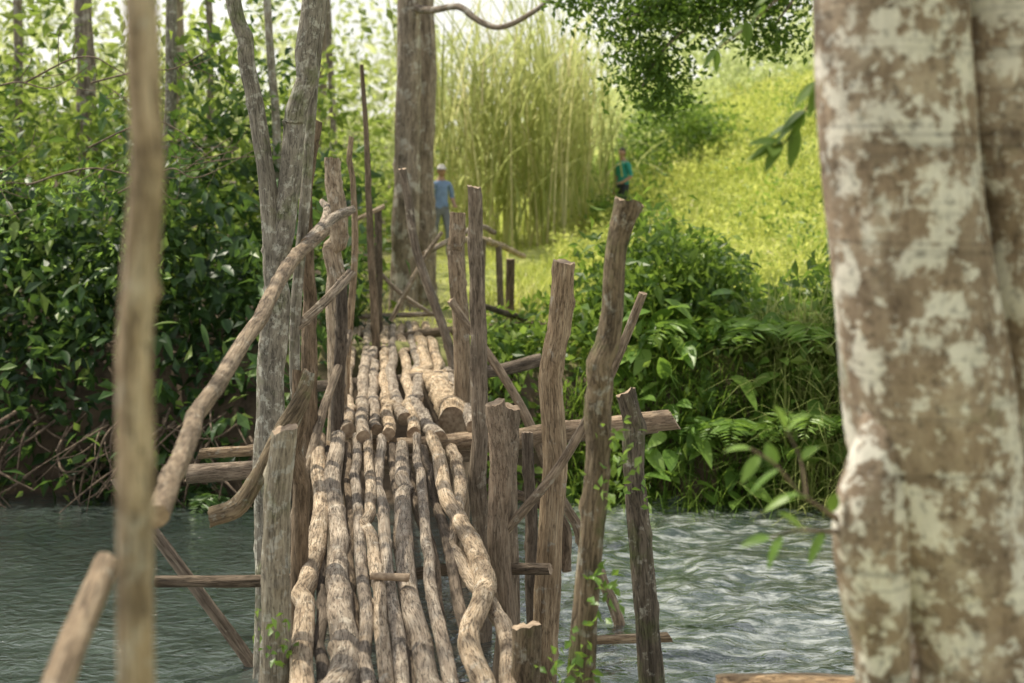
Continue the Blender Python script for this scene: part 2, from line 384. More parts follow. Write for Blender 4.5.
n1 = N(nd, "ShaderNodeTexNoise"); n1.inputs["Scale"].default_value = 12; n1.inputs["Detail"].default_value = 4; n1.inputs["Distortion"].default_value = 0.8
lk.new(mp.outputs[0], n1.inputs["Vector"])
n2 = N(nd, "ShaderNodeTexNoise"); n2.inputs["Scale"].default_value = 0.6; n2.inputs["Detail"].default_value = 3
lk.new(mp.outputs[0], n2.inputs["Vector"])
wc = ramp(nd, [(0.35, (0.034, 0.050, 0.046)), (0.65, (0.080, 0.102, 0.092))]); lk.new(n2.outputs["Fac"], wc.inputs[0])
# pale streaks painted into the diffuse colour for bright sky reflections (right side)
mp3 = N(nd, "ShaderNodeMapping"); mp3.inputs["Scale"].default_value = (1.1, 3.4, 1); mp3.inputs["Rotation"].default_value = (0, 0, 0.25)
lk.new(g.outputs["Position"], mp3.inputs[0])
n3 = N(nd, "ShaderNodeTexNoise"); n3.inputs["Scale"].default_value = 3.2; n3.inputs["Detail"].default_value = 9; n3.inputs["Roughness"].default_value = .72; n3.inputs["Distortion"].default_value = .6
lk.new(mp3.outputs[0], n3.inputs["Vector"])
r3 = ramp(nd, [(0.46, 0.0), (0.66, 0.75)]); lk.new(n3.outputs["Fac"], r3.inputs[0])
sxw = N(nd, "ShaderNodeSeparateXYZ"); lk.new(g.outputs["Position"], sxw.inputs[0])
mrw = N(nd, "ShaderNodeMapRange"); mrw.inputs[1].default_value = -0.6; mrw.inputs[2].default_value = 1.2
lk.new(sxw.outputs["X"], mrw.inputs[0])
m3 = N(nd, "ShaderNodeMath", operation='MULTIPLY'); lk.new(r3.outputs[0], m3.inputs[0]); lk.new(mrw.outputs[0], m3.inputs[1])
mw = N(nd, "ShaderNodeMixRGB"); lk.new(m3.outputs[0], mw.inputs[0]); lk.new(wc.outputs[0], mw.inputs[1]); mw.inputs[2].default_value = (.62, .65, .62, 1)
bp = N(nd, "ShaderNodeBump"); bp.inputs["Distance"].default_value = 0.03; bp.inputs["Strength"].default_value = 0.7
lk.new(n1.outputs["Fac"], bp.inputs["Height"])
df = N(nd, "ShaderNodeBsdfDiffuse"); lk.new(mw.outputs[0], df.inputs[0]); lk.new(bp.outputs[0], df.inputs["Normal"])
gl = N(nd, "ShaderNodeBsdfGlossy"); gl.inputs["Roughness"].default_value = 0.04; gl.inputs[0].default_value = (.98, .99, .99, 1); lk.new(bp.outputs[0], gl.inputs["Normal"])
fr = N(nd, "ShaderNodeFresnel"); fr.inputs["IOR"].default_value = 1.36; lk.new(bp.outputs[0], fr.inputs["Normal"])
fm = N(nd, "ShaderNodeMapRange"); fm.inputs[1].default_value = 0.03; fm.inputs[2].default_value = 0.38; fm.inputs[3].default_value = 0.05; fm.inputs[4].default_value = 0.95
lk.new(fr.outputs[0], fm.inputs[0])
mxs = N(nd, "ShaderNodeMixShader"); lk.new(fm.outputs[0], mxs.inputs[0]); lk.new(df.outputs[0], mxs.inputs[1]); lk.new(gl.outputs[0], mxs.inputs[2])
o = N(nd, "ShaderNodeOutputMaterial"); lk.new(mxs.outputs[0], o.inputs[0])
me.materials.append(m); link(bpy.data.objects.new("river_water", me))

# ------------------------------------------------------------ footbridge
br = empty("log_footbridge", (0, 0, 0))
def cx(y): return -0.457 - 0.114 * (y - 5.8) if y < 9.5 else -0.88 - 0.068 * (y - 9.5)
def dz(y): return 0.95 + 0.0946 * (y - 5.8) if y < 9.5 else 1.30
def decklog(name, table, rads, mat=M_deck, lift=0.0, **kw):
    pts = []
    for (y, s), r in zip(table, rads): pts.append((cx(y) + s, y, dz(y) - r + lift))
    return log(name, pts, rads, mat, br, seg=20, step=0.024, fmax=12, **kw)

near = [
 ([(4.2, -.37), (5.8, -.40), (6.8, -.42), (7.8, -.37), (9.6, -.41)], [.055, .052, .048, .05, .046]),
 ([(4.2, -.20), (5.6, -.24), (6.2, -.22), (6.9, -.28), (7.6, -.25), (8.4, -.31), (9.55, -.28)], [.075, .08, .065, .06, .05, .055, .048]),
 ([(4.2, -.11), (5.8, -.125), (7.5, -.15), (9.6, -.16)], [.036, .034, .032, .03]),
 ([(4.2, -.04), (5.8, -.05), (7.5, -.085), (9.65, -.085)], [.036, .033, .033, .03]),
 ([(4.2, .03), (5.8, .02), (7.0, -.01), (9.5, .0)], [.036, .034, .033, .03]),
 ([(4.2, .09), (5.8, .115), (7.0, .08), (8.2, .10), (9.55, .145)], [.055, .052, .05, .047, .043]),
 ([(4.2, .2), (5.8, .215), (7.0, .19), (8.2, .22), (9.55, .24)], [.033, .034, .03, .03, .028]),
 ([(4.2, .33), (5.6, .36), (6.3, .31), (6.75, .42), (7.05, .48), (7.5, .45), (8.1, .37), (8.9, .36), (9.5, .33)], [.052, .05, .048, .05, .056, .05, .046, .044, .04]),
 ([(4.2, .43), (5.8, .46), (6.6, .50), (7.6, .36), (8.6, .46), (9.6, .47)], [.04, .042, .04, .036, .04, .04]),
]
for k, (t, r) in enumerate(near):
    decklog(f"deck_log_{k+1}", t, r, lift=(-0.04 if k == 8 else (0.02 if k in (1, 7) else rng.uniform(-.01, .01))), wob=0.25, knots=0.6, rough=0.055, kink=.5)
under = [([(4.2, -.30), (9.4, -.36)], .03), ([(4.2, .26), (9.4, .16)], .032), ([(4.6, .37), (9.4, .28)], .03), ([(4.3, -.16), (9.5, -.22)], .03), ([(4.5, .06), (9.5, .07)], .03)]
for k, (t, r) in enumerate(under):
    decklog(f"under_log_{k+1}", t, [r, r], mat=M_dark, lift=-0.055, wob=0.6, knots=0.6, kink=.6)
farl = [
 ([(9.75, -.22), (12, -.34), (16.3, -.44)], [.05, .045, .04]),
 ([(10.6, -.37), (13, -.44), (16.2, -.36)], [.04, .045, .04]),
 ([(9.4, -.12), (12, -.20), (16.4, -.30)], [.045, .045, .045]),
 ([(9.7, -.03), (12.5, -.14), (16.2, -.22)], [.04, .045, .04]),
 ([(9.5, .06), (12, -.02), (16.5, -.12)], [.042, .045, .045]),
 ([(10.1, .16), (11.5, .05), (16.2, -.02)], [.05, .045, .04]),
 ([(9.6, .23), (12.5, .15), (16.3, .07)], [.045, .045, .045]),
 ([(9.45, .37), (10.6, .27), (12.5, .24), (16.3, .17)], [.055, .05, .045, .04]),
 ([(10.2, .52), (11.2, .47), (12.6, .34), (16.2, .26)], [.105, .10, .06, .05]),
 ([(11.4, .50), (13, .44), (16.4, .37)], [.05, .055, .045]),
 ([(9.8, .64), (11, .58), (12.5, .52)], [.05, .045, .04]),
]
for k, (t, r) in enumerate(farl):
    decklog(f"far_deck_log_{k+1}", t, r, lift=(0.07 if k == 8 else 0.03 + 0.012 * (k % 3)), wob=0.4, knots=0.6, rough=0.06, kink=.5)

parts = [
 ("cross_beam_1", [(-2.22, 9.6, 1.0), (-1.2, 9.6, 1.08), (-.25, 9.6, 1.15)], [.06, .06, .055], M_split),
 ("cross_beam_2", [(-2.15, 9.85, 1.1), (-1.1, 9.8, 1.16), (-.2, 9.8, 1.19)], [.035, .04, .04], M_post),
 ("cross_beam_3", [(-.75, 9.55, 1.20), (.1, 9.45, 1.30), (1.06, 9.3, 1.43)], [.05, .06, .062], M_split),
 ("cross_beam_4", [(-.7, 9.75, 1.12), (.2, 9.8, 1.21), (1.02, 9.85, 1.30)], [.05, .055, .055], M_split),
 ("cross_beam_5", [(-2.0, 8.0, .74), (-1.1, 8.0, .76), (-.3, 7.9, .84), (.22, 7.8, .87)], [.032, .036, .034, .032], M_dark),
 ("cross_beam_6", [(-1.9, 12.3, 1.18), (-.6, 12.1, 1.30), (.24, 12.0, 1.45)], [.05, .05, .055], M_dark),
 ("cross_beam_7", [(-2.0, 15, 1.22), (-.23, 15, 1.41), (.75, 15, 1.38)], [.05, .05, .045], M_dark),
 ("cross_beam_8", [(-1.15, 6.2, .76), (-.4, 6.2, .78), (.3, 6.1, .76)], [.05, .05, .05], M_post),
 ("end_stick", [(-1.85, 16.1, 1.40), (-.82, 16.2, 1.43)], [.03, .028], M_deck),
 ("split_offcut", [(-.69, 6.9, 1.085), (-.50, 6.86, 1.09)], [.016, .02], M_cut),
 ("post_right_1", [(.31, 8.5, 2.50), (.27, 8.5, 1.6), (.195, 8.5, .3), (.18, 8.5, -.5)], [.068, .072, .078, .08], M_post),
 ("post_right_2", [(-.25, 9.3, 2.93), (-.23, 9.3, 2.0), (-.22, 9.3, .6), (-.2, 9.3, -.5)], [.045, .054, .058, .06], M_post),
 ("post_right_3", [(-.41, 10.5, 2.76), (-.38, 10.5, 1.8), (-.38, 10.5, -.5)], [.058, .062, .065], M_post),
 ("post_right_4", [(.449, 5.5, 2.93), (.405, 5.5, 2.78), (.385, 5.5, 2.5), (.335, 5.5, 2.2), (.335, 5.5, 1.95), (.29, 5.5, 1.5), (.255, 5.5, .95), (.2, 5.5, -.3)], [.056, .042, .044, .052, .048, .048, .055, .065], M_mossy),
 ("post_right_5", [(.555, 7.0, 1.96), (.60, 7.0, 1.4), (.67, 7.0, .6), (.76, 7.0, -.5)], [.05, .055, .062, .065], M_mossy),
 ("post_right_6", [(-.085, 7.8, 1.78), (-.07, 7.8, 1.2), (-.05, 7.8, -.5)], [.055, .062, .06], M_split),
 ("post_right_7", [(.0, 8.3, 1.68), (-.02, 8.3, 1.1), (.03, 8.3, -.5)], [.045, .052, .055], M_post),
 ("post_right_8", [(.06, 6.0, 1.14), (.05, 6.0, .6), (.05, 6.0, -.5)], [.06, .062, .06], M_mossy),
 ("post_right_9", [(.10, 9.0, 1.40), (.13, 9.0, .5), (.15, 9.0, -.5)], [.035, .04, .05], M_dark),
 ("brace_right_1", [(.69, 7.5, 2.40), (.52, 7.6, 1.95), (.253, 7.7, 1.45), (-.04, 7.8, 1.08)], [.022, .025, .026, .026], M_post),
 ("brace_right_2", [(-.436, 10, 2.15), (.056, 9.8, 1.45), (.37, 9.7, .74), (.69, 9.6, .10), (.8, 9.6, -.4)], [.028, .032, .036, .038, .04], M_post),
 ("brace_right_3", [(-.967, 12.5, 3.07), (-.84, 12.5, 2.4), (-.59, 12.5, 1.6), (-.5, 12.5, 1.2)], [.035, .038, .04, .04], M_post),
 ("low_stick", [(.40, 7.5, .57), (.82, 7.4, .63)], [.022, .026], M_post),
 ("low_stick_2", [(-.1, 9.3, 1.0), (.3, 9.0, .86), (.34, 8.9, .55)], [.03, .03, .03], M_dark),
 ("far_post_1", [(-.36, 16.5, 2.25), (-.36, 16.5, .9)], [.055, .055], M_post),
 ("far_post_2", [(-.02, 17, 2.0), (-.02, 17, .9)], [.05, .05], M_dark),
 ("far_post_3", [(-.17, 17.5, 2.12), (-.14, 17.5, .9)], [.04, .045], M_post),
 ("far_post_4", [(-.55, 15, 2.45), (-.5, 15, .4)], [.04, .045], M_post),
 ("far_rail_1", [(-.62, 14.5, 2.35), (-.3, 17, 2.22), (.15, 18.5, 1.95)], [.035, .04, .035], M_deck),
 ("far_rail_2", [(-.95, 15.5, 2.15), (-.4, 16.0, 2.42), (-.2, 16.2, 2.35)], [.03, .03, .03], M_deck),
 ("far_rail_3", [(-.38, 14, 1.75), (.1, 15, 1.5), (.5, 16, 1.25)], [.03, .03, .03], M_dark),
 ("far_stick_1", [(-1.30, 15.2, 1.45), (-.95, 15.2, 2.1), (-.75, 15.2, 2.4)], [.025, .028, .02], M_deck),
 ("far_stick_2", [(-1.62, 15.6, 2.15), (-1.25, 15.6, 1.75), (-.9, 15.6, 1.5)], [.02, .024, .02], M_deck),
 ("post_left_1", [(-.565, 2.2, 3.75), (-.572, 2.2, 3.32), (-.588, 2.2, 2.85), (-.583, 2.2, 2.3), (-.60, 2.2, 1.2)], [.024, .025, .027, .028, .03], M_deck),
 ("rail_left_1", [(-.80, 2.3, 1.95), (-.84, 2.6, 2.08), (-.915, 3.2, 2.16)], [.026, .03, .03], M_post),
 ("rail_left_2", [(-1.0, 4.0, 2.08), (-1.03, 4.4, 2.15), (-1.10, 5.2, 2.23), (-1.19, 6.8, 2.39), (-1.235, 8.0, 2.55), (-1.17, 8.9, 2.68)], [.032, .032, .032, .036, .04, .036], M_post),
 ("rail_fork_1", [(-1.22, 8.5, 2.62), (-1.16, 9.1, 2.74), (-1.07, 9.5, 2.80)], [.04, .035, .028], M_deck),
 ("rail_fork_2", [(-1.18, 8.8, 2.68), (-1.21, 9.3, 2.80), (-1.32, 9.9, 2.84)], [.03, .026, .02], M_deck),
 ("rail_stub", [(-1.36, 8.9, 2.07), (-1.20, 9.0, 2.22), (-1.035, 9.2, 2.40)], [.03, .032, .034], M_deck),
 ("post_left_2", [(-1.28, 10.3, 3.14), (-1.27, 10.3, 2.0), (-1.29, 10.3, -.5)], [.062, .068, .075], M_deck),
 ("post_left_3", [(-1.24, 11, 3.32), (-1.22, 11, 2.4), (-1.29, 11, 1.2), (-1.3, 11, -.4)], [.02, .026, .03, .035], M_post),
 ("post_left_4", [(-1.48, 14, 4.1), (-1.42, 14, 3.2), (-1.40, 14, 2.4), (-1.33, 14, 1.2), (-1.3, 14, .2)], [.02, .028, .035, .045, .045], M_dark),
 ("post_left_5", [(-.995, 6.2, 1.93), (-1.02, 6.2, 1.4), (-1.046, 6.2, .8), (-1.06, 6.2, -.4)], [.055, .06, .066, .08], M_trunk),
 ("post_left_6", [(-1.06, 7.2, 2.03), (-1.075, 7.2, 1.2), (-1.07, 7.2, -.5)], [.04, .045, .055], M_dark),
 ("post_left_7", [(-1.19, 9.9, 2.3), (-1.22, 9.9, 1.2), (-1.2, 9.9, -.5)], [.04, .045, .05], M_dark),
 ("post_left_8", [(-1.30, 9.4, 3.4), (-1.36, 9.4, 2.5), (-1.34, 9.4, 1.3), (-1.36, 9.4, -.5)], [.035, .045, .055, .06], M_dark),
 ("post_left_9", [(-1.45, 15.4, 2.65), (-1.43, 15.4, .6)], [.04, .045], M_dark),
 ("post_left_10", [(-1.55, 12.6, 2.5), (-1.5, 12.6, 0)], [.03, .04], M_post),
 ("crooked_branch", [(-1.36, 6.4, 1.50), (-1.24, 6.45, 1.54), (-1.14, 6.5, 1.70), (-1.05, 6.5, 1.86), (-.975, 6.55, 2.0), (-.94, 6.6, 2.12)], [.045, .045, .038, .048, .04, .028], M_mossy),
 ("brace_left_1", [(-2.45, 8.8, 1.15), (-2.24, 8.8, .865), (-1.68, 8.8, .09), (-1.4, 8.8, -.3)], [.032, .035, .038, .04], M_post),
 ("brace_left_2", [(-1.15, 10.2, 1.9), (-1.28, 9.3, 1.3), (-1.45, 8.6, .4), (-1.5, 8.4, -.3)], [.028, .032, .035, .035], M_post),
 ("stick_left", [(-1.75, 15, 2.5), (-1.35, 15, 2.68)], [.022, .025], M_deck),
]
for nm, pts, r, mt in parts:
    log(nm, pts, r, mt, br, seg=20, step=0.028, wob=0.3, knots=0.7, rough=0.07, kink=.4, fmax=16)

log("timber_plank", [(.75, 5.2, 1.17), (1.15, 5.0, 1.24), (1.75, 4.6, 1.33)], [.05, .05, .05], M_split, None, seg=12, wob=0.1, flat=0.3)

# ------------------------------------------------------------ near trees
bt = empty("lichen_covered_tree", (0, 0, 0))
tubes_obj("trunk", [
  dict(pts=[(.86, 3.5, 9), (.90, 3.5, 5.5), (.925, 3.5, 4.2), (.937, 3.5, 3.47), (.967, 3.5, 2.98), (1.03, 3.5, 2.49), (1.10, 3.5, 2.12), (1.16, 3.5, 1.79), (1.2, 3.5, 1.3), (1.2, 3.5, .4)],
       rad=[.12, .16, .18, .187, .19, .208, .19, .205, .26, .36], seg=64, step=0.03, wob=0.06, rough=0.026, knots=0.15, fmax=11),
  dict(pts=[(.96, 3.45, 2.62), (.90, 3.42, 2.43), (.862, 3.4, 2.22), (.868, 3.4, 2.03), (.884, 3.4, 1.83), (.87, 3.4, 1.3), (.86, 3.4, .5)],
       rad=[.03, .06, .085, .082, .066, .09, .14], seg=32, step=0.025, wob=0.1, rough=0.05, knots=0.6, fmax=14),
  dict(pts=[(1.1, 3.6, 8), (1.22, 3.6, 5), (1.30, 3.6, 3.47), (1.348, 3.6, 2.9), (1.42, 3.6, 2.37), (1.5, 3.6, 1.3), (1.52, 3.6, .4)],
       rad=[.1, .15, .18, .185, .185, .22, .3], seg=48, step=0.03, wob=0.06, rough=0.026, knots=0.15, fmax=11)],
  M_bigbark, bt)
limbs = []
lc = []
for k in range(11):
    z0 = rng.uniform(5.5, 8.5); a = rng.uniform(-1.6, 2.2); L = rng.uniform(2, 4)
    e = np.array([1.0 + math.cos(a) * L, 3.5 + math.sin(a) * L, z0 + rng.uniform(.6, 2)])
    limbs.append(dict(pts=[(.95, 3.5, z0), tuple((np.array([.95, 3.5, z0]) + e) / 2 + np.array([0, 0, .3])), tuple(e)], rad=[.07, .045, .015], seg=8, step=.15))
    lc.append(e)
tubes_obj("limbs", limbs, M_bigbark, bt)
cc = np.vstack([ell(e, (1.2, 1.2, .7), 12, 0.2) for e in lc])
pp, rr = clump_leaves(cc, 16, 0.22); leaf_obj("crown", pp, rng.uniform(.08, .13, len(pp)), rr, L_canopy, bt)
sprigs = [
  dict(pts=[(.80, 3.4, 2.20), (.75, 3.38, 2.24), (.68, 3.36, 2.29), (.62, 3.34, 2.36), (.56, 3.33, 2.40)], rad=[.012, .006, .004, .003, .002], seg=6, step=.02),
  dict(pts=[(.80, 3.4, 2.19), (.74, 3.36, 2.20), (.66, 3.33, 2.21), (.60, 3.30, 2.20)], rad=[.006, .005, .003, .002], seg=6, step=.02),
  dict(pts=[(.70, 3.37, 2.27), (.69, 3.40, 2.36), (.66, 3.42, 2.43)], rad=[.004, .003, .002], seg=6, step=.02)]
tubes_obj("sprig_stems", sprigs, M_twig, bt)
def big_leaf_obj(name, specs, mat, parent):
    Vs, Fs, R = [], [], []; off = 0
    for b, d, L, w in specs:
        b = np.array(b, float); d = unit(np.array(d, float)); up = np.array([rng.normal(0, .35), rng.normal(0, .35) - .5, 1.0])
        s = unit(np.cross(d, up)); u = np.cross(s, d)
        n = 8; rv = rng.uniform(0.2, 1)
        for k in range(n + 1):
            t = k / n; wd = w * 0.5 * (math.sin(math.pi * min(1, t ** 0.8)) ** 0.8 if 0 < t < 1 else 0.02)
            c = b + d * L * t - np.array([0, 0, 1]) * L * 0.22 * t * t
            Vs += [c - s * wd + u * wd * .3, c, c + s * wd + u * wd * .3]; R += [rv] * 3
        for k in range(n):
            o_ = off + 3 * k; Fs += [o_, o_ + 1, o_ + 4, o_ + 3, o_ + 1, o_ + 2, o_ + 5, o_ + 4]
        off += 3 * (n + 1)
    me = np_mesh(name, Vs, Fs, np.full(len(Fs) // 4, 4), attrs={"rnd": R}, smooth=True)
    me.materials.append(mat); return link(bpy.data.objects.new(name, me), parent)
sp = []
for b, d in [((.56, 3.33, 2.40), (-1, 0, .1)), ((.58, 3.33, 2.385), (-.6, -.3, -.6)), ((.62, 3.34, 2.36), (-.3, .2, 1)), ((.63, 3.34, 2.35), (-.8, .1, -.5)),
             ((.66, 3.42, 2.43), (-.4, 0, 1)), ((.66, 3.42, 2.42), (.6, 0, .7)), ((.69, 3.40, 2.36), (.5, -.2, .6)), ((.60, 3.30, 2.20), (-1, 0, -.1)), ((.63, 3.31, 2.205), (-.5, -.3, -.8)),
             ((.68, 3.34, 2.21), (-.6, 0, .6)), ((.74, 3.36, 2.20), (-.5, 0, -.8)), ((.70, 3.36, 2.28), (-.6, -.2, .2)), ((.76, 3.38, 2.24), (.1, -.2, 1)), ((.67, 3.35, 2.29), (-.9, 0, -.3))]:
    sp.append((b, d, rng.uniform(.06, .09), rng.uniform(.026, .034)))
big_leaf_obj("sprig_leaves", sp, L_near, bt)
tw = [dict(pts=[(.95, 3.9, 3.6), (.88, 3.95, 3.35), (.80, 4.0, 3.18), (.74, 4.0, 3.10)], rad=[.006, .004, .003, .002], seg=6, step=.03),
      dict(pts=[(.95, 3.9, 3.75), (.84, 4.1, 3.62), (.72, 4.2, 3.50), (.62, 4.3, 3.42)], rad=[.006, .004, .003, .002], seg=6, step=.03)]
tubes_obj("hanging_twigs", tw, M_twig, bt)
sp = []
for b in [(.74, 4.0, 3.12), (.76, 4.0, 3.13), (.80, 4.0, 3.18), (.82, 3.98, 3.22), (.86, 3.95, 3.30)]:
    for q in range(3): sp.append((b, (rng.normal(-.6, .4), rng.normal(0, .3), rng.normal(-.3, .3)), rng.uniform(.07, .11), rng.uniform(.035, .045)))
for t in np.linspace(.2, 1, 8):
    b = (.95 - .33 * t, 3.9 + .4 * t, 3.75 - .33 * t)
    for q in range(2): sp.append((b, (rng.normal(-.4, .6), rng.normal(0, .3), rng.normal(-.2, .4)), rng.uniform(.05, .08), rng.uniform(.024, .032)))
big_leaf_obj("hanging_leaves", sp, L_canopy, bt)

st = empty("slender_mossy_tree", (0, 0, 0))
tubes_obj("trunk", [
  dict(pts=[(-1.50, 8.6, -.6), (-1.476, 8.6, .22), (-1.47, 8.6, 1.0), (-1.464, 8.6, 1.67), (-1.43, 8.6, 2.2), (-1.44, 8.6, 2.55), (-1.51, 8.6, 3.18), (-1.60, 8.6, 3.79), (-1.68, 8.6, 4.1), (-1.9, 8.7, 5.5), (-2.1, 9, 7), (-2.6, 9.6, 9)],
       rad=[.10, .085, .082, .082, .085, .062, .052, .048, .045, .035, .03, .02], seg=20, step=.035, wob=.25, knots=.6, rough=.06, kink=.2, fmax=14),
  dict(pts=[(-1.45, 8.62, 2.1), (-1.40, 8.6, 2.55), (-1.343, 8.6, 3.0), (-1.283, 8.6, 3.55), (-1.21, 8.6, 4.1), (-1.1, 8.7, 5.4), (-.9, 8.8, 7), (-.8, 9.2, 9)],
       rad=[.05, .062, .066, .066, .062, .045, .03, .02], seg=20, step=.035, wob=.25, knots=.6, rough=.06, kink=.2, fmax=14),
  dict(pts=[(-1.33, 8.9, 1.2), (-1.36, 8.9, 2.0), (-1.30, 8.9, 2.8), (-1.24, 8.9, 3.6), (-1.16, 8.9, 4.3)], rad=[.03, .034, .034, .03, .025], seg=12, step=.05, wob=.3)],
  M_trunk, st)
cc = np.vstack([ell((-3.9, 10.6, 9.2), (2.5, 3.8, .9), 78, .05), ell((-1.0, 9.4, 9.4), (1.2, 1.2, .9), 10), ell((-2.6, 6.6, 8.9), (1.8, 2.0, .7), 20, .05)])  # crown stretched sunward out of view, added to shade the deck
sb = []
for k in range(14):
    q = cc[rng.integers(0, 78)]
    sb.append(dict(pts=[(-2.2, 9.2, 7.5), tuple((np.array([-2.2, 9.2, 7.5]) + q) / 2 + np.array([0, 0, .3])), tuple(q)], rad=[.03, .02, .008], seg=6, step=.2))
tubes_obj("limbs", sb, M_trunk, st)
pp, rr = clump_leaves(cc, 22, .26); leaf_obj("crown", pp, rng.uniform(.12, .18, len(pp)), rr, L_canopy, st)

# ------------------------------------------------------------ forest trees
def tree(name, x, y, r, H, z0, R, ncl, per, ls, lmat, lean=(0, 0), bmat=M_fartrunk, spread=.35, second=None):
    e = empty(name, (0, 0, 0))
    g = float(hgt(x, y)) - .3
    top = np.array([x + lean[0], y + lean[1], g + H])
    base = np.array([x, y, g])
    sp = [dict(pts=[tuple(base), tuple(base * .7 + top * .3 + np.array([.04, 0, 0])), tuple(base * .35 + top * .65 - np.array([.05, 0, 0])), tuple(top)], rad=[r * 1.25, r, r * .75, r * .25], seg=16, step=.15, wob=.35, knots=.3, rough=.04)]
    cs = []
    for k in range(9):
        t = rng.uniform(z0 / H, .97); p = base * (1 - t) + top * t
        a = rng.uniform(0, 6.28); L = R * rng.uniform(.5, 1)
        q = p + np.array([math.cos(a) * L, math.sin(a) * L, rng.uniform(.1, .5) * L])
        sp.append(dict(pts=[tuple(p), tuple((p + q) / 2 + np.array([0, 0, .12 * L])), tuple(q)], rad=[r * .35, r * .22, r * .07], seg=8, step=.2, wob=.6))
        cs.append(ell(q, (R * .55, R * .55, R * .38), max(3, ncl // 9), .1))
    if second: sp += second
    tubes_obj("trunk", sp, bmat, e)
    pp, rr = clump_leaves(np.vstack(cs), per, spread)
    leaf_obj("crown", pp, rng.uniform(.75, 1.3, len(pp)) * ls, rr, lmat, e)
    return e

tree("tall_riverside_tree", -1.38, 18.0, .15, 13, 8.5, 2.6, 50, 22, .11, L_canopy, lean=(.1, .3), second=[
    dict(pts=[(-1.10, 18.6, .9), (-1.13, 18.6, 3), (-1.12, 18.6, 6), (-.95, 18.7, 9)], rad=[.15, .125, .12, .08], seg=14, step=.12, wob=.25),
    dict(pts=[(-1.2, 18, 5.1), (-.9, 17.6, 5.05), (-.55, 17.2, 4.98), (-.15, 17, 4.78), (.25, 16.8, 4.95), (.7, 16.5, 5.3), (1.4, 16, 5.5), (2.4, 15.5, 5.3)], rad=[.06, .045, .04, .035, .03, .025, .02, .012], seg=8, step=.06, wob=.9, kink=1)])
tree("forest_tree", -5.95, 20, .13, 11, 4.8, 2.6, 50, 24, .14, L_mid, lean=(-.4, .3))
tree("forest_tree", -6.0, 25, .14, 12, 4.6, 3.0, 40, 24, .16, L_glow, lean=(.2, 0))
tree("forest_tree", -8.6, 22, .16, 12, 3.8, 3.0, 50, 24, .15, L_mid, lean=(.1, 0))
tree("forest_tree", -3.9, 28, .12, 12, 4.8, 2.4, 30, 24, .16, L_glow, lean=(.3, .2))
tree("forest_tree", -2.6, 35, .13, 13, 6.0, 2.6, 30, 24, .18, L_glow, lean=(0, 0))
tree("forest_tree", -12, 28, .18, 13, 3.5, 3.6, 50, 24, .17, L_glow)
tree("forest_tree", -4.2, 16.5, .07, 8.5, 4.4, 1.8, 40, 24, .11, L_canopy, lean=(.5, .2), bmat=M_trunk)
tree("forest_tree", -2.6, 16.0, .05, 7.5, 5.0, 1.2, 16, 22, .10, L_canopy, lean=(-.3, .2), bmat=M_trunk)
tree("forest_tree", -7.4, 21, .07, 9, 6.0, 1.6, 18, 22, .14, L_mid, lean=(.2, 0))
tree("forest_tree", -3.05, 24, .06, 9.5, 6.0, 1.5, 14, 22, .14, L_glow, lean=(-.1, 0))
tree("forest_tree", -4.9, 22.5, .06, 9, 6.2, 1.5, 14, 22, .14, L_glow, lean=(.25, 0))

oc = empty("overhanging_tree", (0, 0, 0))
tubes_obj("trunk", [dict(pts=[(6.8, 15.5, .8), (6.6, 15.4, 3), (6.2, 15.3, 5.5), (5.9, 15, 8)], rad=[.22, .18, .15, .06], seg=14, step=.15),
   dict(pts=[(6.4, 15.4, 4.6), (5, 15, 5.6), (3.6, 14.6, 5.6), (2.2, 14.3, 5.1), (1.1, 14, 4.5)], rad=[.10, .07, .05, .03, .012], seg=8, step=.1, wob=.8),
   dict(pts=[(3.6, 14.6, 5.6), (2.6, 14.8, 5.6), (1.4, 14.9, 5.3), (.5, 14.8, 4.9)], rad=[.04, .03, .02, .01], seg=8, step=.1, wob=.8),
   dict(pts=[(2.6, 14.4, 5.25), (2.0, 14.3, 4.7), (1.5, 14.2, 4.25), (1.3, 14.2, 3.9)], rad=[.03, .02, .014, .006], seg=6, step=.08, wob=.9),
   dict(pts=[(3.2, 14.5, 5.5), (2.9, 14.3, 4.9), (2.6, 14.3, 4.5)], rad=[.025, .016, .008], seg=6, step=.08, wob=.9)], M_fartrunk, oc)
cs = [ell((1.5, 14.2, 4.70), (.85, .5, .50), 100, 0), ell((1.4, 14.2, 4.02), (.45, .4, .40), 46, 0), ell((2.3, 14.3, 4.85), (.7, .5, .38), 56, 0), ell((3.1, 14.4, 5.0), (.8, .6, .33), 40, 0),
      ell((2.2, 14.6, 5.5), (1.6, 1.0, .45), 50, 0), ell((4.8, 15, 6.6), (1.6, 1.6, .8), 36, 0), ell((.8, 14.7, 4.9), (.5, .5, .3), 30, 0), ell((2.6, 14.2, 4.4), (.4, .3, .22), 16, 0)]
pp, rr = clump_leaves(np.vstack(cs), 28, .12)
leaf_obj("crown", pp, rng.uniform(.06, .10, len(pp)), rr, L_canopy, oc, aspect=.5)

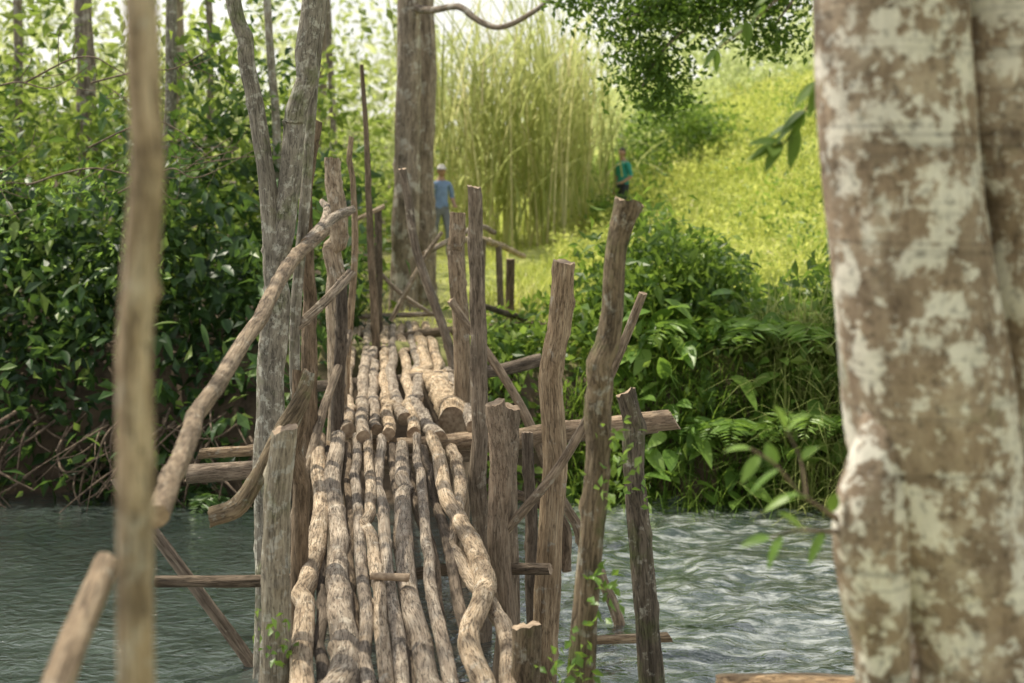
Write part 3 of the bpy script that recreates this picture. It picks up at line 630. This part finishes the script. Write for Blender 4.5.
# ------------------------------------------------------------ undergrowth masses
def bushes(name, x0, x1, y0, y1, Hf, ncl, per, ls, spread, mat, aspect=.42, keep=None, zpow=.75):
    x = rng.uniform(x0, x1, ncl); y = rng.uniform(y0, y1, ncl)
    if keep is not None:
        k = keep(x, y); x, y = x[k], y[k]
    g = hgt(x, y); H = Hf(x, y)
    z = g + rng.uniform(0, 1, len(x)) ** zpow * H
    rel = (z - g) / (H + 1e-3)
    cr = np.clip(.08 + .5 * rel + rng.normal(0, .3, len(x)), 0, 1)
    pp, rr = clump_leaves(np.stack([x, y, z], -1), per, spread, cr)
    return leaf_obj(name, pp, rng.uniform(.6, 1.4, len(pp)) * ls, rr, mat, aspect=aspect)
lump = lambda x, y: np.clip(.62 + .5 * np.sin(x * 1.7 + .8 * y) * np.sin(x * .8 - y * 1.3 + 1), .15, 1.15)
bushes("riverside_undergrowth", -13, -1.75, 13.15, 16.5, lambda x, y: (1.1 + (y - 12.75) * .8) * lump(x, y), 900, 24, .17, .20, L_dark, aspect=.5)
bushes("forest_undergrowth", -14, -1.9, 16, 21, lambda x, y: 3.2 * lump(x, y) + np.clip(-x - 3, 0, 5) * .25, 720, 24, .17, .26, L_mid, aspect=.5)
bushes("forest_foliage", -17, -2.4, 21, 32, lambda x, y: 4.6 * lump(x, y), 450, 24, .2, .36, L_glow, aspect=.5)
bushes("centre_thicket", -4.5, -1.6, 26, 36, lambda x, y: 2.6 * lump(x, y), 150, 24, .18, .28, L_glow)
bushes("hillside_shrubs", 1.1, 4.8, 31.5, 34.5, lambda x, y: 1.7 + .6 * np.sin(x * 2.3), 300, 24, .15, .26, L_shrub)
bushes("screening_shrub", 1.6, 2.7, 26.6, 27.4, lambda x, y: .75 + 0 * x, 34, 22, .12, .16, L_shrub)
bushes("slope_bushes", 2.2, 11, 18, 38, lambda x, y: 1.0 * np.clip(lump(x * .9, y * .7) - .5, 0, 1) * 1.8, 520, 20, .12, .2, L_shrub, keep=lambda x, y: lump(x * .9, y * .7) > .70)
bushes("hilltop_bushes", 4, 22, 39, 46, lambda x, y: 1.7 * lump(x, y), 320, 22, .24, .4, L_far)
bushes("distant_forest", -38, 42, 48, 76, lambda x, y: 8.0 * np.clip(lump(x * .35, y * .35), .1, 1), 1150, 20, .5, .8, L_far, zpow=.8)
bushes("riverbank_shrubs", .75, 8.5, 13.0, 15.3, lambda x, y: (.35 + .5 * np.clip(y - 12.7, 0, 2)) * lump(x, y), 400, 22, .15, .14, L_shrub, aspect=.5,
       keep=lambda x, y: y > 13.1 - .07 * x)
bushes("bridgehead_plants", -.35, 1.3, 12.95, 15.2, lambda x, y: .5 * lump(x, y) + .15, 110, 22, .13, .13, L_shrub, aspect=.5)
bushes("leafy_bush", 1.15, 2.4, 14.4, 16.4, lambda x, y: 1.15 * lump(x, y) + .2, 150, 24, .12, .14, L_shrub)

n = 82000
gx = rng.uniform(-.6, 15, n); gy = rng.uniform(14.2, 44, n)
path = np.abs(gx - (-1.2 + 1.6 * sst((gy - 17) / 9) + .6 * sst((gy - 26) / 10))) < .45
k = ~(path & (gy < 38)) & (gx < .52 * gy * .9)
gx, gy = gx[k], gy[k]
patch = .5 + .5 * np.sin(gx * 1.4 + 1.3 * np.sin(gy * .8)) * np.sin(gy * 1.1 + gx * .5)
p2_ = .5 + .5 * np.sin(gx * 3.1 + gy * .6) * np.sin(gy * 2.3 - gx)
gh = (.12 + .46 * patch * (.5 + .5 * p2_)) * rng.uniform(.5, 1.6, len(gx)) * (.45 + .55 * sst((gx + .2) / 1.6))
blades_obj("hillside_grass", np.stack([gx, gy, hgt(gx, gy) - .02], -1), gh, rng.uniform(.010, .022, len(gx)) * (1 + gy / 40), -.05 + .45 * patch + .35 * p2_ + rng.normal(0, .24, len(gx)), L_grass, segs=3, lean=.6, droop=.5)
n = 1700
wxx = rng.uniform(.8, 10, n); wyy = rng.uniform(15, 36, n)
pp, rr = clump_leaves(np.stack([wxx, wyy, hgt(wxx, wyy) + .2 + rng.uniform(0, .35, n)], -1), 12, .12)
leaf_obj("hillside_weeds", pp, rng.uniform(.07, .16, len(pp)), rr * .8, L_grass)
n = 9000
gx = rng.uniform(-2.2, 2, n); gy = rng.uniform(16.5, 38, n)
blades_obj("path_grass", np.stack([gx, gy, hgt(gx, gy) - .01], -1), rng.uniform(.05, .12, n), rng.uniform(.01, .02, n), rng.uniform(.2, .8, n), L_grass, segs=2)
n = 5200
gx = rng.uniform(.4, 8, n); gy = 12.9 - .07 * gx + rng.uniform(-.05, 1.0, n)
blades_obj("riverbank_grass", np.stack([gx, gy, hgt(gx, gy)], -1), rng.uniform(.3, .75, n), rng.uniform(.010, .02, n), rng.uniform(0, .9, n), L_shrub, segs=4, lean=.5, droop=1.0, axis=np.array([0, -.8, 0]))
n = 1800
gx = rng.uniform(2.4, 3.9, n); gy = rng.uniform(12.7, 14.2, n)
blades_obj("grass_tussock", np.stack([gx, gy, hgt(gx, gy)], -1), rng.uniform(.5, 1.0, n), rng.uniform(.012, .02, n), rng.uniform(.0, .6, n), L_reed, segs=5, lean=.4, droop=1.0, axis=np.array([0, -.5, 0]))

for (x, y, n, h, sd) in [(-.7, 27, 170, 5.2, .40), (.3, 27.5, 230, 5.9, .45), (1.2, 28.5, 170, 4.8, .40), (-1.5, 29.5, 130, 5.6, .45), (.9, 30.5, 150, 5.8, .55)]:
    px = rng.normal(x, sd, n); py = rng.normal(y, .5, n)
    z = hgt(px, py) + rng.uniform(0, .55, n) * h
    e = empty("cane_reed_clump")
    blades_obj("leaves", np.stack([px, py, z], -1), h * rng.uniform(.3, .62, n), rng.uniform(.035, .065, n), np.clip(rng.normal(.42, .3, n), 0, 1), L_reed, e, segs=7, lean=.45, droop=1.0)
    m_ = n // 3
    px = rng.normal(x, sd * .8, m_); py = rng.normal(y, .5, m_)
    blades_obj("canes", np.stack([px, py, hgt(px, py)], -1), h * rng.uniform(.5, 1.0, m_), rng.uniform(.03, .045, m_), rng.uniform(.4, 1, m_), L_reed, e, segs=6, lean=.16, droop=.25)

def fern(name, x, y, nf, L, mat=None):
    z = float(hgt(x, y)) + .1
    P, A, S, R = [], [], [], []
    for k in range(nf):
        a = rng.uniform(0, 6.28); d = np.array([math.cos(a), math.sin(a), 0]); l = L * rng.uniform(.7, 1.1); rv = rng.uniform(.5, 1)
        sd = np.array([-d[1], d[0], 0])
        for q in range(3, 26):
            t = q / 26; c = np.array([x, y, z]) + d * l * t * .9 + np.array([0, 0, 1]) * l * (.9 * t - .85 * t * t)
            for s in (-1, 1):
                P.append(c); A.append(sd * s + d * .35 + np.array([0, 0, -.15])); S.append(l * .26 * math.sin(math.pi * (t * .9 + .08)) + .01); R.append(rv)
    P = np.array(P); A = np.array(A) * 2.5
    leaf_obj(name, P, np.array(S), np.array(R), mat or L_near, aspect=.22, axis=A)
for (x, y, nf, L) in [(2.7, 14.0, 13, 1.15), (3.4, 14.2, 13, 1.2), (2.1, 13.4, 11, .9), (4.2, 13.9, 12, 1.0), (1.5, 13.3, 9, .75), (3.0, 15.2, 12, 1.0), (5, 15, 12, .9), (2.9, 13.2, 10, .9), (1.9, 14.2, 10, 1.0), (-2.6, 13.2, 10, .7), (-4.6, 13.2, 10, .7), (-3.6, 13.4, 9, .6), (.5, 13.6, 9, .6)]:
    fern("fern", x, y, nf, L, L_dark if x < 0 else None)
sp = []
for k in range(210):
    x = rng.uniform(1.0, 5.5); y = 12.95 - .07 * x + rng.uniform(0, 1.2); z = float(hgt(x, y)) + rng.uniform(.15, .7)
    sp.append(((x, y, z), (rng.normal(0, .6), rng.normal(-.7, .4), rng.normal(.1, .35)), rng.uniform(.22, .44), rng.uniform(.10, .18)))
big_leaf_obj("broad_leaved_plant", sp, L_near, None)
sp = []
for k in range(260):
    x = rng.uniform(-9, -1.9); y = 13.3 - .07 * x + rng.uniform(-.1, 1.4); z = float(hgt(x, y)) + rng.uniform(.2, 1.9)
    sp.append(((x, y, z), (rng.normal(0, .6), rng.normal(-.7, .4), rng.normal(-.3, .3)), rng.uniform(.16, .34), rng.uniform(.06, .12)))
big_leaf_obj("broad_leaved_plant", sp, L_dark, None)

sp = []
for k in range(190):
    x = rng.uniform(-8, -2.0); y = 12.72 - .07 * x + rng.uniform(-.1, .35); z = rng.uniform(.03, .6)
    d = np.array([rng.normal(0, .5), rng.normal(-.10, .1), rng.normal(-.2, .2)])
    r0 = rng.uniform(.008, .022)
    sp.append(dict(pts=[(x, y + .3, z + .2), (x + d[0] * .4, y + d[1] * .3, z + .05), (x + d[0], y + d[1], max(-.05, z + d[2]))], rad=[r0, r0 * .7, r0 * .25], seg=6, step=.06, wob=2, kink=2))
tubes_obj("tangled_roots", sp, M_twig, None, M_twig)
sp = []
for k in range(9):
    x = rng.uniform(-4.4, -2.6); y = rng.uniform(11.2, 12.2); z = rng.uniform(2.7, 3.9)
    p0 = np.array([x - .9, y + .6, z - .1]); p2 = np.array([x + rng.uniform(.2, .6), y + rng.uniform(-.3, .3), z + rng.uniform(-.35, .5)])
    sp.append(dict(pts=[tuple(p0), (x - .3, y + .1, z + rng.uniform(-.1, .2)), (x, y, z), tuple(p2)], rad=[.009, .007, .005, .002], seg=5, step=.05, wob=5, kink=4))
    for q in range(4):
        t = rng.uniform(.3, .9); b = p0 * (1 - t) + p2 * t
        sp.append(dict(pts=[tuple(b), tuple(b + rng.normal(0, .14, 3) + np.array([.12, 0, .05])), tuple(b + rng.normal(0, .2, 3) + np.array([.25, 0, .05]))], rad=[.004, .003, .0015], seg=4, step=.05, wob=5, kink=3))
tubes_obj("bare_twigs", sp, M_twig, None, M_twig)
cc = np.stack([rng.uniform(-4.6, -3.0, 22), rng.uniform(11.5, 12.6, 22), rng.uniform(2.2, 3.2, 22)], -1)
pp, rr = clump_leaves(cc, 16, .14); leaf_obj("overhanging_sprays", pp, rng.uniform(.05, .09, len(pp)), rr + .3, L_near)

# ivy climbing the posts
iv = [(.40, 5.42, 1.95), (.41, 5.43, 2.05), (.37, 5.42, 1.85), (.33, 5.40, 1.5), (.35, 5.4, 1.4), (.24, 5.40, 1.15), (.20, 5.35, 1.05), (.16, 5.4, 1.15), (.12, 5.45, 1.05), (.26, 5.4, 1.25), (.60, 6.92, 1.5), (-.98, 6.05, 1.0), (-1.02, 6.1, 1.1)]
pp, rr = clump_leaves(np.array(iv), 15, .045)
leaf_obj("creeping_ivy", pp, rng.uniform(.03, .06, len(pp)), rr, L_near, aspect=.6)

# ------------------------------------------------------------ people
def cloth(name, c): return plain_mat(name, tuple(q * .75 for q in c), c, 12, .85, .1)
M_skin = plain_mat("skin", (0.34, 0.19, 0.12), (0.42, 0.25, 0.17), 5, .55, .05)
M_hair = plain_mat("dark_hair", (0.015, 0.012, 0.01), (0.04, 0.03, 0.02), 40, .6)
M_eye = plain_mat("eye_dark", (0.01, 0.01, 0.01), (0.02, 0.02, 0.02), 5, .3)
def person(name, loc, H, yaw, shirt, pants, hat, stride=.12, bend=.25):
    import bmesh
    e = empty(name, loc); e.rotation_euler = (0, 0, yaw)
    s = H / 1.75
    J = {
     'pel': (0, 0, .95, .125), 'wst': (0, 0, 1.08, .125), 'cst': (0, .0, 1.28, .145), 'sho': (0, 0, 1.40, .10), 'nek': (0, -.01, 1.49, .055), 'hd': (0, -.015, 1.58, .05),
     'sl': (.17, 0, 1.39, .06), 'el': (.23, .03, 1.12, .045), 'hl': (.20, -bend * .8, 1.00, .03), 'pl': (.19, -bend * .8 - .07, .99, .032),
     'sr': (-.17, 0, 1.39, .06), 'er': (-.23, .06, 1.12, .045), 'hr': (-.22, -.04, .88, .03), 'pr': (-.22, -.06, .81, .032),
     'ql': (.09, 0, .88, .09), 'kl': (.10, -stride, .50, .06), 'al': (.10, -stride + .02, .09, .04), 'tl': (.10, -stride - .14, .035, .035),
     'qr': (-.09, 0, .88, .09), 'kr': (-.10, stride * .4, .50, .06), 'ar': (-.10, stride * 1.6, .10, .04), 'tr': (-.10, stride * 1.6 - .14, .035, .035)}
    E = [('pel', 'wst'), ('wst', 'cst'), ('cst', 'sho'), ('sho', 'nek'), ('nek', 'hd'), ('sho', 'sl'), ('sl', 'el'), ('el', 'hl'), ('hl', 'pl'), ('sho', 'sr'), ('sr', 'er'), ('er', 'hr'), ('hr', 'pr'),
         ('pel', 'ql'), ('ql', 'kl'), ('kl', 'al'), ('al', 'tl'), ('pel', 'qr'), ('qr', 'kr'), ('kr', 'ar'), ('ar', 'tr')]
    keys = list(J); me = bpy.data.meshes.new("sk")
    me.from_pydata([tuple(np.array(J[k][:3]) * s) for k in keys], [(keys.index(a), keys.index(b)) for a, b in E], [])
    ob = bpy.data.objects.new("sk", me); scene.collection.objects.link(ob)
    md = ob.modifiers.new("skin", 'SKIN')
    for k, sv in zip(keys, me.skin_vertices[0].data):
        r = J[k][3] * s; sv.radius = (r, r * (.75 if k in ('pel', 'wst', 'cst', 'sho') else 1)); sv.use_root = (k == 'pel')
    ss = ob.modifiers.new("sub", 'SUBSURF'); ss.levels = 2; ss.render_levels = 2
    dg = C.evaluated_depsgraph_get(); ev = ob.evaluated_get(dg)
    bm_ = bpy.data.meshes.new_from_object(ev)
    bpy.data.objects.remove(ob)
    for mt in (shirt, pants, M_skin, M_hair): bm_.materials.append(mt)
    for p_ in bm_.polygons:
        c = p_.center / s; z = c.z; ax = abs(c.x)
        if z < .075: mi = 3
        elif z < .97 and ax < .18: mi = 1
        elif z > 1.455: mi = 2
        elif ax > .15 and z < 1.14: mi = 2
        else: mi = 0
        p_.material_index = mi; p_.use_smooth = True
    link(bpy.data.objects.new("body", bm_), e)
    b = bmesh.new(); bmesh.ops.create_uvsphere(b, u_segments=24, v_segments=16, radius=1)
    for v in b.verts:
        x, y, z = v.co
        jaw = 1 - .28 * max(0, -z)
        nose = .028 * math.exp(-((x / .16) ** 2 + ((z + .12) / .28) ** 2)) * (1 if y < 0 else 0)
        v.co = (x * .075 * jaw * s, (y * .095 * (1 - .1 * max(0, -z)) - nose) * s, z * .118 * s)
    hm = bpy.data.meshes.new("head"); b.to_mesh(hm); b.free()
    hm.materials.append(M_skin); hm.materials.append(M_hair)
    for p_ in hm.polygons:
        p_.use_smooth = True; c = p_.center / s
        p_.material_index = 1 if (c.z > .055 or (c.y > .01 and c.z > -.06)) else 0
    h = bpy.data.objects.new("head", hm); h.location = (0, -.02 * s, 1.635 * s); link(h, e)
    def blob(nm, c, r, mt):
        b = bmesh.new(); bmesh.ops.create_uvsphere(b, u_segments=10, v_segments=8, radius=1)
        for v in b.verts: v.co = ((v.co.x * r[0] + c[0]) * s, (v.co.y * r[1] + c[1]) * s, (v.co.z * r[2] + c[2]) * s)
        mm = bpy.data.meshes.new(nm); b.to_mesh(mm); b.free(); mm.materials.append(mt); link(bpy.data.objects.new(nm, mm), e)
    for sg in (-1, 1):
        blob("eye", (sg * .03, -.105, 1.645), (.012, .008, .007), M_eye)
        blob("ear", (sg * .075, -.01, 1.625), (.012, .02, .03), M_skin)
    blob("mouth", (0, -.108, 1.575), (.024, .006, .006), plain_mat("lips", (.25, .09, .07), (.3, .11, .09)))
    if hat:
        b = bmesh.new(); bmesh.ops.create_uvsphere(b, u_segments=20, v_segments=12, radius=1)
        for v in list(b.verts):
            x, y, z = v.co; zz = max(z, 0.0)
            br_ = 1 + (.55 if (z <= 0.0) else 0) * (1.0 if y < 0 else .25)
            v.co = (x * .084 * min(br_, 1.25) * s, (y * .105 * br_ - .02) * s, (1.668 + zz * .1) * s)
        mm = bpy.data.meshes.new("cap"); b.to_mesh(mm); b.free(); mm.materials.append(hat)
        for p_ in mm.polygons: p_.use_smooth = True
        link(bpy.data.objects.new("cap", mm), e)
    for side, pk, dr in (('l', 'pl', (0, -1, -.15)), ('r', 'pr', (0, -.25, -1))):
        c = np.array(J[pk][:3]); d = unit(np.array(dr)); sg = 1 if side == 'l' else -1
        lat = np.array([1, 0, 0]) if side == 'l' else np.array([0, 1, -.2])
        sps = []
        for q, (o_, l) in enumerate([(-.025, .075), (-.009, .085), (.009, .08), (.024, .065)]):
            a = c + lat * o_; sps.append(dict(pts=[tuple(a * s), tuple((a + d * l * .5) * s), tuple((a + d * l + np.array([-sg * .02, 0, -.015])) * s)], rad=[.009 * s, .008 * s, .006 * s], seg=6, step=.015, wob=0, rough=0, knots=0))
        a = c - d * .02 - lat * .03; sps.append(dict(pts=[tuple(a * s), tuple((a - lat * .03 + d * .03) * s), tuple((a - lat * .035 + d * .055) * s)], rad=[.011 * s, .009 * s, .007 * s], seg=6, step=.015, wob=0, rough=0, knots=0))
        tubes_obj("fingers_" + side, sps, M_skin, e, M_skin)
    return e
p1 = (-1.22, 24.5); person("walking_man", (p1[0], p1[1], float(hgt(*p1))), 1.62, .35, cloth("blue_shirt", (.20, .29, .50)), cloth("grey_trousers", (.18, .19, .23)), cloth("pale_cap", (.62, .58, .55)))
p2 = (2.2, 28.2); person("hiker", (p2[0], p2[1], float(hgt(*p2)) - .02), 1.62, -.9, cloth("teal_shirt", (.04, .34, .30)), cloth("dark_trousers", (.04, .045, .06)), None)

# ------------------------------------------------------------ light, sky, camera
sdir = Vector((-.45, .30, 1.0)).normalized()
elev = math.asin(sdir.z); az = math.atan2(sdir.x, sdir.y)
w = bpy.data.worlds.new("World"); scene.world = w; w.use_nodes = True
nt = w.node_tree; nt.nodes.clear()
sky = nt.nodes.new("ShaderNodeTexSky"); sky.sky_type = 'NISHITA'; sky.sun_disc = False
sky.sun_elevation = elev; sky.sun_rotation = az; sky.dust_density = 2.5; sky.air_density = 1.3; sky.ozone_density = 0.3
bg = nt.nodes.new("ShaderNodeBackground"); bg.inputs[1].default_value = 0.15
hs = nt.nodes.new("ShaderNodeHueSaturation"); hs.inputs["Saturation"].default_value = 0.5
tc = nt.nodes.new("ShaderNodeTexCoord"); sp_ = nt.nodes.new("ShaderNodeSeparateXYZ"); nt.links.new(tc.outputs["Generated"], sp_.inputs[0])
hz = nt.nodes.new("ShaderNodeMapRange"); hz.inputs[1].default_value = 0.05; hz.inputs[2].default_value = 0.85; hz.inputs[3].default_value = 0.85; hz.inputs[4].default_value = 0.1
nt.links.new(sp_.outputs["Z"], hz.inputs[0])
cn = nt.nodes.new("ShaderNodeTexNoise"); cn.inputs["Scale"].default_value = 3.0; cn.inputs["Detail"].default_value = 6; nt.links.new(tc.outputs["Generated"], cn.inputs["Vector"])
cmr = nt.nodes.new("ShaderNodeMapRange"); cmr.inputs[1].default_value = 0.35; cmr.inputs[2].default_value = 0.6; cmr.inputs[3].default_value = 0.6; cmr.inputs[4].default_value = 1.0
nt.links.new(cn.outputs["Fac"], cmr.inputs[0])
mm_ = nt.nodes.new("ShaderNodeMath"); mm_.operation = 'MULTIPLY'; nt.links.new(hz.outputs[0], mm_.inputs[0]); nt.links.new(cmr.outputs[0], mm_.inputs[1])
mh = nt.nodes.new("ShaderNodeMixRGB"); mh.inputs[2].default_value = (9.0, 8.8, 8.2, 1)
nt.links.new(mm_.outputs[0], mh.inputs[0]); nt.links.new(hs.outputs[0], mh.inputs[1])
ow = nt.nodes.new("ShaderNodeOutputWorld"); nt.links.new(sky.outputs[0], hs.inputs["Color"]); nt.links.new(mh.outputs[0], bg.inputs[0]); nt.links.new(bg.outputs[0], ow.inputs[0])
sl = bpy.data.lights.new("sun", 'SUN'); sl.energy = 5.0; sl.angle = math.radians(.55); sl.color = (1, .92, .76)
so = bpy.data.objects.new("sun", sl); so.rotation_euler = sdir.to_track_quat('Z', 'Y').to_euler(); link(so)

cam = bpy.data.cameras.new("camera"); cam.lens = 50; cam.sensor_width = 36; cam.shift_y = -0.166
cam.clip_start = 0.05; cam.clip_end = 2000
cam.dof.use_dof = True; cam.dof.focus_distance = 7.8; cam.dof.aperture_fstop = 2.1
co = bpy.data.objects.new("camera", cam); co.location = (0, 0, 3.05); co.rotation_euler = (math.radians(90), 0, 0); link(co)
scene.camera = co
scene.view_settings.view_transform = 'Standard'; scene.view_settings.look = 'None'; scene.view_settings.exposure = 0
